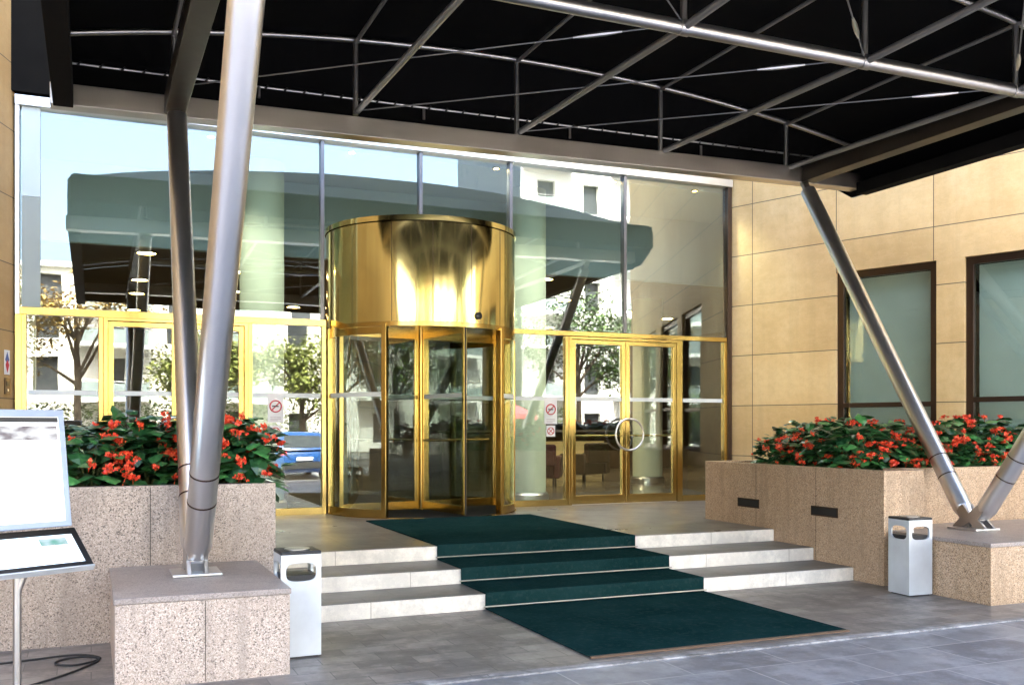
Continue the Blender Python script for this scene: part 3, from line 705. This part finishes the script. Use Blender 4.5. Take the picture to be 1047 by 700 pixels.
def begonia(x, y, z, s, nfl, label, group, face):
    nfl = round(nfl*2.5)
    t = thing('begonia_plant', label, 'plant', (x, y, z), rnd.uniform(0, 6.28), group); t.scale = (s, s, s*rnd.uniform(.9,1.1))
    a, c = rnd.choice(PV)
    link('foliage', a, t); link('stem', c, t)
    rz = t.rotation_euler[2]
    for i in range(nfl):
        th = face + rnd.uniform(-1.15, 1.15); h = rnd.uniform(.10, .56); rr = .44 - .26*(h/.6)**2
        link('flower_cluster', rnd.choice(FV), t, (rr*math.cos(th-rz), rr*math.sin(th-rz), h-.02), (rnd.uniform(-.3,.3), rnd.uniform(-.3,.3), th-rz+math.pi/2), rnd.choice((.40,.52,.65,.85))*rnd.uniform(.85,1.15))
LL = 'leafy dark green begonia with red flowers in the left granite planter'; LG = 'begonias in the left planter'
for x in (-1.5, -1.0, -.5, -.02, .44, .90, 1.17): begonia(x, 8.53+rnd.uniform(-.03,.05), 1.15, .95+rnd.uniform(-.06,.08), 5, LL, LG, -math.pi/2)
for x in (-1.2, -.65, -.1, .4, .85, 1.1): begonia(x, 8.86+rnd.uniform(-.05,.05), 1.20, 1.02, 3, LL, LG, -math.pi/2)
for x in (-.9, -.2, .45, 1.0): begonia(x, 9.15, 1.12, .9, 1, LL, LG, -math.pi/2)
RL = 'leafy dark green begonia with red flowers in the right granite planter'; RG = 'begonias in the right planter'
for x in (7.92, 8.38, 8.84, 9.3, 9.76, 10.25, 10.75): begonia(x, 8.56+rnd.uniform(-.04,.05), 1.13+rnd.uniform(-.03,.06), .88+rnd.uniform(-.06,.08), 5, RL, RG, -math.pi/2)
for y in (8.66, 9.14, 9.62, 10.06): begonia(8.0+rnd.uniform(0,.05), y, 1.10+rnd.uniform(-.03,.04), .84+rnd.uniform(-.05,.06), 4, RL, RG, math.pi*1.15)
for x, y in ((8.5,8.68),(9.0,8.72),(9.5,8.75),(10.0,8.7),(10.5,8.7),(8.45,9.25),(8.95,9.3),(9.5,9.35),(10.1,9.3),(8.4,9.85),(9.0,9.9),(9.6,9.9),(8.5,10.3),(9.2,10.35)): begonia(x, y, 1.20+rnd.uniform(-.04,.08), .94+rnd.uniform(-.06,.1), 3, RL, RG, -math.pi*.62)

# ------------------------------------------------------------------ litter bins
def bin_(loc, rz, label):
    t = thing('litter_bin', label, 'litter bin', loc, rz)
    w = .142; h = .735; m = bmesh.new()
    # four faces, each with an oval opening, joined into one shell
    V = {}
    def vert(p):
        k = tuple(round(c, 5) for c in p)
        if k not in V: V[k] = m.verts.new(p)
        return V[k]
    zc, ax, az, N = .61, .108, .066, 28
    for f in range(4):
        rot = Matrix.Rotation(f*math.pi/2, 3, 'Z')
        def pt(x, z, d=0.): return vert(rot @ Vector((x, -w+d, z)))
        oval = []; box = []
        for i in range(N):
            a = 2*math.pi*i/N + math.pi/4; c, s_ = math.cos(a), math.sin(a)
            oval.append((ax*math.copysign(abs(c)**.6, c), zc+az*math.copysign(abs(s_)**.6, s_)))
            k = max(abs(c), abs(s_)); box.append((w*c/k, zc + (h-zc)*s_/k))
        for i in range(N):
            j = (i+1) % N
            m.faces.new((pt(*box[i]), pt(*box[j]), pt(*oval[j]), pt(*oval[i])))
            m.faces.new((pt(*oval[i]), pt(*oval[j]), pt(*oval[j], .02), pt(*oval[i], .02)))
        lo = [b for b in box if abs(b[1]-(zc-(h-zc))) < 1e-6]; lo.sort()
        fs = [pt(-w, .012), pt(w, .012)] + [pt(*b) for b in lo[::-1]]
        m.faces.new(fs)
    bmesh.ops.recalc_face_normals(m, faces=m.faces)
    obj('body', m, M['alu'], t)
    obj('liner', MB().box(-w+.022,-w+.022,.02,w-.022,w-.022,.585), M['black'], t)
    obj('lid', MB().box(-w-.001,-w-.001,h-.004,w+.001,w+.001,h+.022), M['black'], t, bevel=.006)
    obj('ash_tray', MB().lathe([(.02,h+.023),(.09,h+.023),(.09,h+.03),(.08,h+.03)], 24), M['tube'], t, True)
    obj('foot', MB().box(-w+.02,-w+.02,0,w-.02,w-.02,.013), M['black'], t)
bin_((1.37, 7.12, .004), R(1), 'silver square litter bin tucked behind the left granite block')
bin_((7.40, 7.29, .004), R(-3), 'silver square litter bin beside the right granite block')

# ------------------------------------------------------------------ menu stand
ms = thing('menu_stand', 'backlit menu board on a steel post left of the granite block', 'menu stand', (-.42, 6.75, 0), R(27))
obj('post', MB().path([(0,0,.0),(0,0,.66),(.0,.0,.72)], .024, 16), M['tube'], ms, True)
obj('base', MB().lathe([(.19,0),(.19,.012),(.03,.03)], 32), M['tube'], ms, True)
obj('arm', MB().path([(0,0,.62),(.05,-.03,.78),(.05,.02,.86)], .02, 12), M['tube'], ms, True)
def panel(name, w, h, th, mat_f, mat_s, T, bez):
    f = obj(name, sheet_holes([-w/2, w/2], [0, h], [(-w/2+bez, w/2-bez, bez, h-bez*1.3)], th), mat_f, ms, bevel=.003); f.matrix_basis = T
    obj('back_panel', MB().box(-w/2+.004, th-.006, .004, w/2-.004, th+.002, h-.004), M['galv'], f)
    obj('screen', MB().box(-w/2+bez-.004, .006, bez-.004, w/2-bez+.004, th-.008, h-bez*1.3+.004), mat_s, f)
    return f
T1 = Matrix.Translation((.02, -.03, 1.015)) @ Matrix.Rotation(R(-9), 4, 'X')
f1 = panel('light_box', .62, .75, .06, M['signframe'], M['screen'], T1, .036)
obj('header_strip', MB().box(-.27,.003,.668,.27,.0058,.700), M['black'], f1)
pr_ = random.Random(11)
def photo_print(name, lo, hi, s_):
    t = NT(name); n_ = t.noise(t.n('ShaderNodeMapping', {'Vector': t.obco(), 'Scale': (7,1,16)}).outputs[0], 1.3, 3, .5)
    t.l(t.ramp(n_, [(.36, lo), (.46, tuple((a+b)/2 for a, b in zip(lo, hi))), (.56, hi)]), t.b.inputs['Emission Color']); t.b.inputs['Emission Strength'].default_value = s_; t.b.inputs['Base Color'].default_value = (.02,.02,.02,1)
    return t.m
obj('print', MB().box(-.26, .0045, .555, .26, .0058, .645), photo_print('soft_photo_strip', (.22,.18,.21), (.95,.97,1.), .075), f1)
for k in range(12): obj('print_line', MB().box(-.22, .0045, .50-k*.036, -.22+pr_.uniform(.22,.42), .0058, .50-k*.036+.007), M['ink_pale'], f1)
T2 = Matrix.Translation((.03, -.20, .775)) @ Matrix.Rotation(R(-50), 4, 'X')
f2 = panel('tray', .72, .34, .035, M['black'], M['screen_blue'], T2, .04)
obj('lip', MB().box(-.36,-.006,-.012,.36,.036,-.001), M['alu'], f2)
obj('print', MB().box(-.31,.003,.19,-.16,.0055,.26), photo_print('blue_photo', (.06,.25,.65), (.6,.85,1.), .075), f2)
for k in range(5): obj('print_line', MB().box(-.29, .0045, .17-k*.024, -.29+pr_.uniform(.25,.5), .0058, .175-k*.024), M['ink_pale'], f2); obj('print', MB().box(.10,.003,.20,.27,.0055,.26), photo_print('green_photo', (.15,.5,.4), (.7,.9,1.), .075), f2)
cb = [(-.9,6.5,.012),(-.62,6.62,.012),(-.44,6.80,.012),(-.2,7.05,.012),(-.02,7.30,.012),(.05,7.48,.012),(-.05,7.60,.012),(-.2,7.55,.012),(-.22,7.42,.012),(-.08,7.36,.012),(.06,7.50,.014),(-.1,7.68,.012),(-.5,7.62,.012),(-1.2,7.5,.012),(-2,7.6,.012)]
def smooth_path(p, n=8):
    p = [Vector(q) for q in p]; out = []
    for i in range(len(p)-1):
        a, b, c, d = p[max(i-1,0)], p[i], p[i+1], p[min(i+2,len(p)-1)]
        for k in range(n):
            t = k/n; out.append(.5*((2*b)+(c-a)*t+(2*a-5*b+4*c-d)*t*t+(3*b-a-3*c+d)*t**3))
    return out + [p[-1]]
tag(obj('power_cable', MB().path(smooth_path(cb), .007, 8), M['rubber'], smooth=True), 'black power cable looped on the paving behind the menu stand', 'cable')

# ------------------------------------------------------------------ street behind the camera, seen in the glass
def cuboid_car(loc, rz, paint, label, L=3.9, W=1.68, H=1.47):
    t = thing('parked_car', label, 'car', loc, rz)
    h = L/2
    low = [(-h,.32),(-h+.05,.62),(-h+.12,.86),(-h+.55,.93),(h-1.25,.92),(h-.35,.78),(h-.05,.62),(h,.34),(h-.1,.22),(-h+.1,.22)]
    m = MB(); n = len(low)
    for s, k in ((-1,.93),(-.86,1.),(.86,1.),(1,.93)):
        for x, z in low: m.v.append((x*k, s*W/2, .22+(z-.22)*(k if abs(s) == 1 else 1)))
    for a in range(3):
        for i in range(n): m.f.append((a*n+i, a*n+(i+1)%n, (a+1)*n+(i+1)%n, (a+1)*n+i))
    m.f.append(tuple(range(n))); m.f.append(tuple(range(3*n,4*n))[::-1])
    obj('body', m, paint, t, True, .03)
    top = [(-h+.14,.92),(-h+.52,H-.07),(-h+.85,H),(.15,H-.01),(.55,H-.10),(h-1.2,.92)]; m = MB(); k = len(top)
    for s in (-1,1):
        for x, z in top: m.v.append((x, s*(W/2-.07-(z-.92)*.28), z))
    for i in range(k): m.f.append((i, (i+1)%k, k+(i+1)%k, k+i))
    m.f.append(tuple(range(k))); m.f.append(tuple(range(k,2*k))[::-1])
    obj('cabin', m, paint, t, True, .02)
    gl = simple('car_glass', (.03,.04,.045), .08)
    def quad(name, pts, mat):
        m = MB(); c = Vector((0,0,.5)); q = [Vector(p) for p in pts]; nn = (q[1]-q[0]).cross(q[2]-q[0]).normalized()
        if nn.dot(q[0]-c) < 0: nn = -nn
        m.v = [tuple(p-nn*.01) for p in q] + [tuple(p+nn*.012) for p in q]
        m.f = [(0,1,2,3),(4,5,6,7),(0,1,5,4),(1,2,6,5),(2,3,7,6),(3,0,4,7)]; obj(name, m, mat, t)
    def wx(z): return W/2-.07-(z-.92)*.28
    quad('rear_window', [(-h+.20,-wx(1.)+.12,1.0),(-h+.20,wx(1.)-.12,1.0),(-h+.47,wx(1.35)-.1,1.35),(-h+.47,-wx(1.35)+.1,1.35)], gl)
    quad('windscreen', [(h-1.32,-wx(1.)+.1,.99),(h-1.32,wx(1.)-.1,.99),(.60,wx(1.3)-.1,1.33),(.60,-wx(1.3)+.1,1.33)], gl)
    for s in (-1,1):
        quad('side_window', [(-h+.55,s*wx(.98),.98),(h-1.6,s*wx(.98),.98),(.35,s*wx(1.36),1.36),(-h+.75,s*wx(1.36),1.36)], gl)
        quad('tail_light', [(-h+.085,s*(W/2-.32),.66),(-h+.085,s*(W/2-.12),.66),(-h+.13,s*(W/2-.14),.88),(-h+.13,s*(W/2-.30),.88)], M['red'])
        quad('headlight', [(h-.13,s*(W/2-.45),.60),(h-.13,s*(W/2-.16),.60),(h-.34,s*(W/2-.16),.74),(h-.34,s*(W/2-.45),.74)], M['alu'])
    quad('rear_bumper', [(-h-.02,-W/2+.12,.34),(-h-.02,W/2-.12,.34),(-h+.02,W/2-.12,.55),(-h+.02,-W/2+.12,.55)], M['rubber'])
    quad('number_plate', [(-h-.0,-.26,.60),(-h-.0,.26,.60),(-h+.03,.26,.71),(-h+.03,-.26,.71)], M['white'])
    for x in (-h+.72, h-.78):
        for s in (-1,1):
            wv = obj('wheel', MB().path([(x, s*(W/2-.19), .31), (x, s*(W/2+.005), .31)], .31, 24), M['rubber'], t, True)
            obj('hub', MB().path([(x, s*(W/2), .31), (x, s*(W/2+.02), .31)], .19, 16), M['alu'], wv, True)
def carpaint(n, c): 
    m = simple(n, c, .25, 0, .03, 2); m.node_tree.nodes['Principled BSDF'].inputs['Coat Weight'].default_value = 1.; return m
cuboid_car((5.85, -3.9, 0), R(-90), carpaint('blue_paint', (.02,.085,.27)), 'small blue hatchback parked in front of the hotel')
cuboid_car((10.2, -9.4, -.01), R(0), carpaint('white_paint', (.75,.76,.76)), 'white hatchback on the near lane of the street', 4.2, 1.75, 1.5)
cuboid_car((17.5, -15.6, -.01), R(180), carpaint('silver_paint', (.5,.5,.5)), 'silver hatchback at the far kerb of the street', 4.2, 1.75, 1.48)

def building(name, label, x0, x1, y, h, floors, wallc, bal=True):
    t = thing(name, label, 'building', ((x0+x1)/2, y, 0))
    fh = h/floors; nb = int((x1-x0)/3.2); holes = []
    for f in range(floors):
        for b in range(nb):
            cx = x0 + (b+.5)*(x1-x0)/nb; holes.append((cx-.6, cx+.6, f*fh+.55 if bal else f*fh+.9, f*fh+2.5))
    bm = sheet_holes([x0, x1], [0, h], holes, -.35, y)
    obj('wall', bm, simple('render_'+name, wallc, .8, 0, .08, .4), t, local=False)
    obj('core', MB().box(x0+.02, y-12, 0, x1-.02, y-.36, h-.05), simple('dark_room', (.045,.05,.055), .3, 0, .2, .6), t, local=False)
    obj('roof', MB().box(x0-.3, y-12.3, h, x1+.3, y+.3, h+.25), M['white'], t, local=False)
    if bal:
        for f in range(1, floors):
            for b in range(0, nb, 2):
                cx = x0 + (b+.5)*(x1-x0)/nb
                o = obj('balcony', MB().box(cx-1.9, y+.002, f*fh+.1, cx+1.9, y+1.3, f*fh+.28), M['white'], t, local=False)
                m = MB(); m.path([(cx-1.85,y+.02,f*fh+1.2),(cx-1.85,y+1.25,f*fh+1.2),(cx+1.85,y+1.25,f*fh+1.2),(cx+1.85,y+.02,f*fh+1.2)], .03, 6)
                obj('railing', m, M['galv'], o, local=False)
                obj('railing_panel', MB().box(cx-1.84, y+1.23, f*fh+.3, cx+1.84, y+1.25, f*fh+1.1), simple('balcony_glass', (.25,.3,.3), .2), o, local=False)
building('apartment_building', 'cream apartment block with balconies across the street', -14, 23, -31, 11.5, 4, (.76,.73,.66))
building('apartment_building', 'tall white apartment block with balconies at the street corner', 25.5, 62, -30, 26, 8, (.74,.73,.70))
building('apartment_building', 'grey apartment block across the street on the left', -52, -17, -33, 12, 4, (.55,.53,.48))

def tree(x, y, h, cr, c0, c1, seed, label):
    r = random.Random(seed); t = thing('street_tree', label, 'tree', (x, y, 0), 0, 'trees along the street')
    m = MB(); m.path([(0,0,0),(.05,.03,h*.2),(.02,-.05,h*.42),(.0,.0,h*.7)], [.2,.16,.13,.05], 10)
    tips = []
    for i in range(9):
        a = i*2.4; z0 = h*r.uniform(.3,.55); q = Vector((cr*.75*math.cos(a), cr*.75*math.sin(a), z0+h*r.uniform(.12,.36)))
        m.path([(0,0,z0), q*.5+Vector((0,0,z0*.55)), q], [.08,.05,.02], 7); tips.append(q)
    obj('trunk', m, simple('bark', (.10,.075,.05), .9, 0, .3, 8), t, True)
    cl = [(q + Vector((r.gauss(0,.3),)*3), cr*r.uniform(.3,.5)) for q in tips for _ in (0,1)] + [(Vector((r.gauss(0,cr*.35), r.gauss(0,cr*.35), h*r.uniform(.55,.9))), cr*.4) for _ in range(9)]
    m = MB()
    for c, s in cl:
        for k in range(190):
            d = Vector((r.gauss(0,1), r.gauss(0,1), r.gauss(0,.8))).normalized(); p = c + d*s*r.random()**.4
            leaf_into(m, p, Vector((r.uniform(-1,1), r.uniform(-1,1), r.uniform(-.7,.3))), Vector((r.uniform(-.5,.5), r.uniform(-.5,.5), 1)), r.uniform(.14,.26), .12)
    obj('crown', m, leaf_mat('crown_leaf', c0, c1, .55, .0), t)
G = ((.03,.07,.012), (.09,.15,.03)); A = ((.16,.10,.02), (.30,.20,.05)); Y = ((.10,.13,.02), (.2,.22,.05))
tree(-.6, -18.5, 10.5, 3.0, *A, 1, 'yellowing street tree left of the entrance axis')
tree(-5.5, -19, 9.5, 3.0, *Y, 2, 'yellow green street tree furthest left along the street')
tree(16., -19.2, 7.2, 2.4, *G, 3, 'green street tree between the two parasols')
tree(23.3, -18.2, 10.5, 3.6, (.02,.045,.008), (.05,.09,.018), 8, 'dense dark green street tree opposite the right doors')
tree(27.0, -18.5, 9.0, 3.0, *G, 4, 'green street tree before the tall white block')
tree(4.6, -19.2, 6.2, 2.2, *Y, 6, 'low yellow green street tree left of the blue hatchback as seen from the door')
tree(9.2, -19.5, 6.0, 2.0, *Y, 5, 'low yellow green street tree opposite the revolving door')
# clipped hedge along the far pavement
r = random.Random(5); m = MB()
for i in range(13000):
    p = Vector((r.uniform(-12, 24), -20.6 + r.uniform(-.5,.5), 0.1 + 2.6*r.random()**.7))
    leaf_into(m, p, Vector((r.uniform(-1,1), r.uniform(-.3,1), r.uniform(-.5,.6))), Vector((r.uniform(-.5,.5), r.uniform(-.5,.5), 1)), r.uniform(.12,.22), .11)
tag(obj('clipped_hedge', m, leaf_mat('hedge_leaf', (.035,.08,.015), (.10,.17,.035), .5, 0)), 'long clipped green hedge along the far pavement', 'hedge')
def parasol(x, y, label):
    t = thing('cafe_parasol', label, 'parasol', (x, y, .12)); m = MB(); n = 8
    m.v = [(0,0,2.75)] + [(1.6*math.cos(2*math.pi*i/n), 1.6*math.sin(2*math.pi*i/n), 2.1) for i in range(n)] + [(1.6*math.cos(2*math.pi*i/n), 1.6*math.sin(2*math.pi*i/n), 1.88) for i in range(n)]
    for i in range(n): j = (i+1) % n; m.f += [(0, 1+i, 1+j), (1+i, 1+n+i, 1+n+j, 1+j)]
    obj('canopy', m, simple('red_parasol_cloth', (.42,.05,.07), .8), t); obj('pole', MB().path([(0,0,0),(0,0,2.8)], .03, 8), M['white'], t); obj('base', MB().lathe([(.3,0),(.3,.08),(.05,.1)], 16), M['galv'], t)
parasol(18.6, -16.6, 'red cafe parasol across the street opposite the right doors')

# ------------------------------------------------------------------ light, sky, camera
EL, AZ = 54., -14.                       # sun behind the hotel: the entrance lies in its shade, the street in the sun
w = bpy.data.worlds.new('World'); sc.world = w; w.use_nodes = True
nt = w.node_tree; bg = nt.nodes['Background']; sky = nt.nodes.new('ShaderNodeTexSky'); sky.sky_type = 'NISHITA'
sky.sun_disc = False; sky.sun_elevation = R(EL); sky.sun_rotation = R(AZ); sky.air_density = 1.; sky.dust_density = 7.; sky.ozone_density = .6
nt.links.new(sky.outputs[0], bg.inputs[0]); bg.inputs[1].default_value = .15
ld = bpy.data.lights.new('sun', 'SUN'); ld.energy = 4.2; ld.angle = R(.5); ld.color = (1., .94, .84)
lo = bpy.data.objects.new('sun', ld); COL.objects.link(lo)
d = Vector((math.sin(R(AZ))*math.cos(R(EL)), math.cos(R(AZ))*math.cos(R(EL)), math.sin(R(EL))))
lo.rotation_euler = d.to_track_quat('Z', 'Y').to_euler(); lo.location = d*60
cd = bpy.data.cameras.new('camera'); cam = bpy.data.objects.new('camera', cd); COL.objects.link(cam); sc.camera = cam
cam.location = (0, 0, 1.65); cam.rotation_euler = (R(90), 0, R(-23.28)); cd.sensor_width = 36; cd.lens = 1000/1047*36; cd.shift_y = 85.5/1047; cd.clip_start = .05; cd.clip_end = 2000
sc.view_settings.view_transform = 'Standard'; sc.view_settings.look = 'None'; sc.view_settings.gamma = 1.; sc.view_settings.exposure = 3.75
sc.render.engine = 'CYCLES'
cy = sc.cycles; cy.max_bounces = 12; cy.diffuse_bounces = 4; cy.glossy_bounces = 6; cy.transparent_max_bounces = 24; cy.caustics_reflective = False; cy.caustics_refractive = False; cy.use_denoising = True; cy.sample_clamp_indirect = 6.
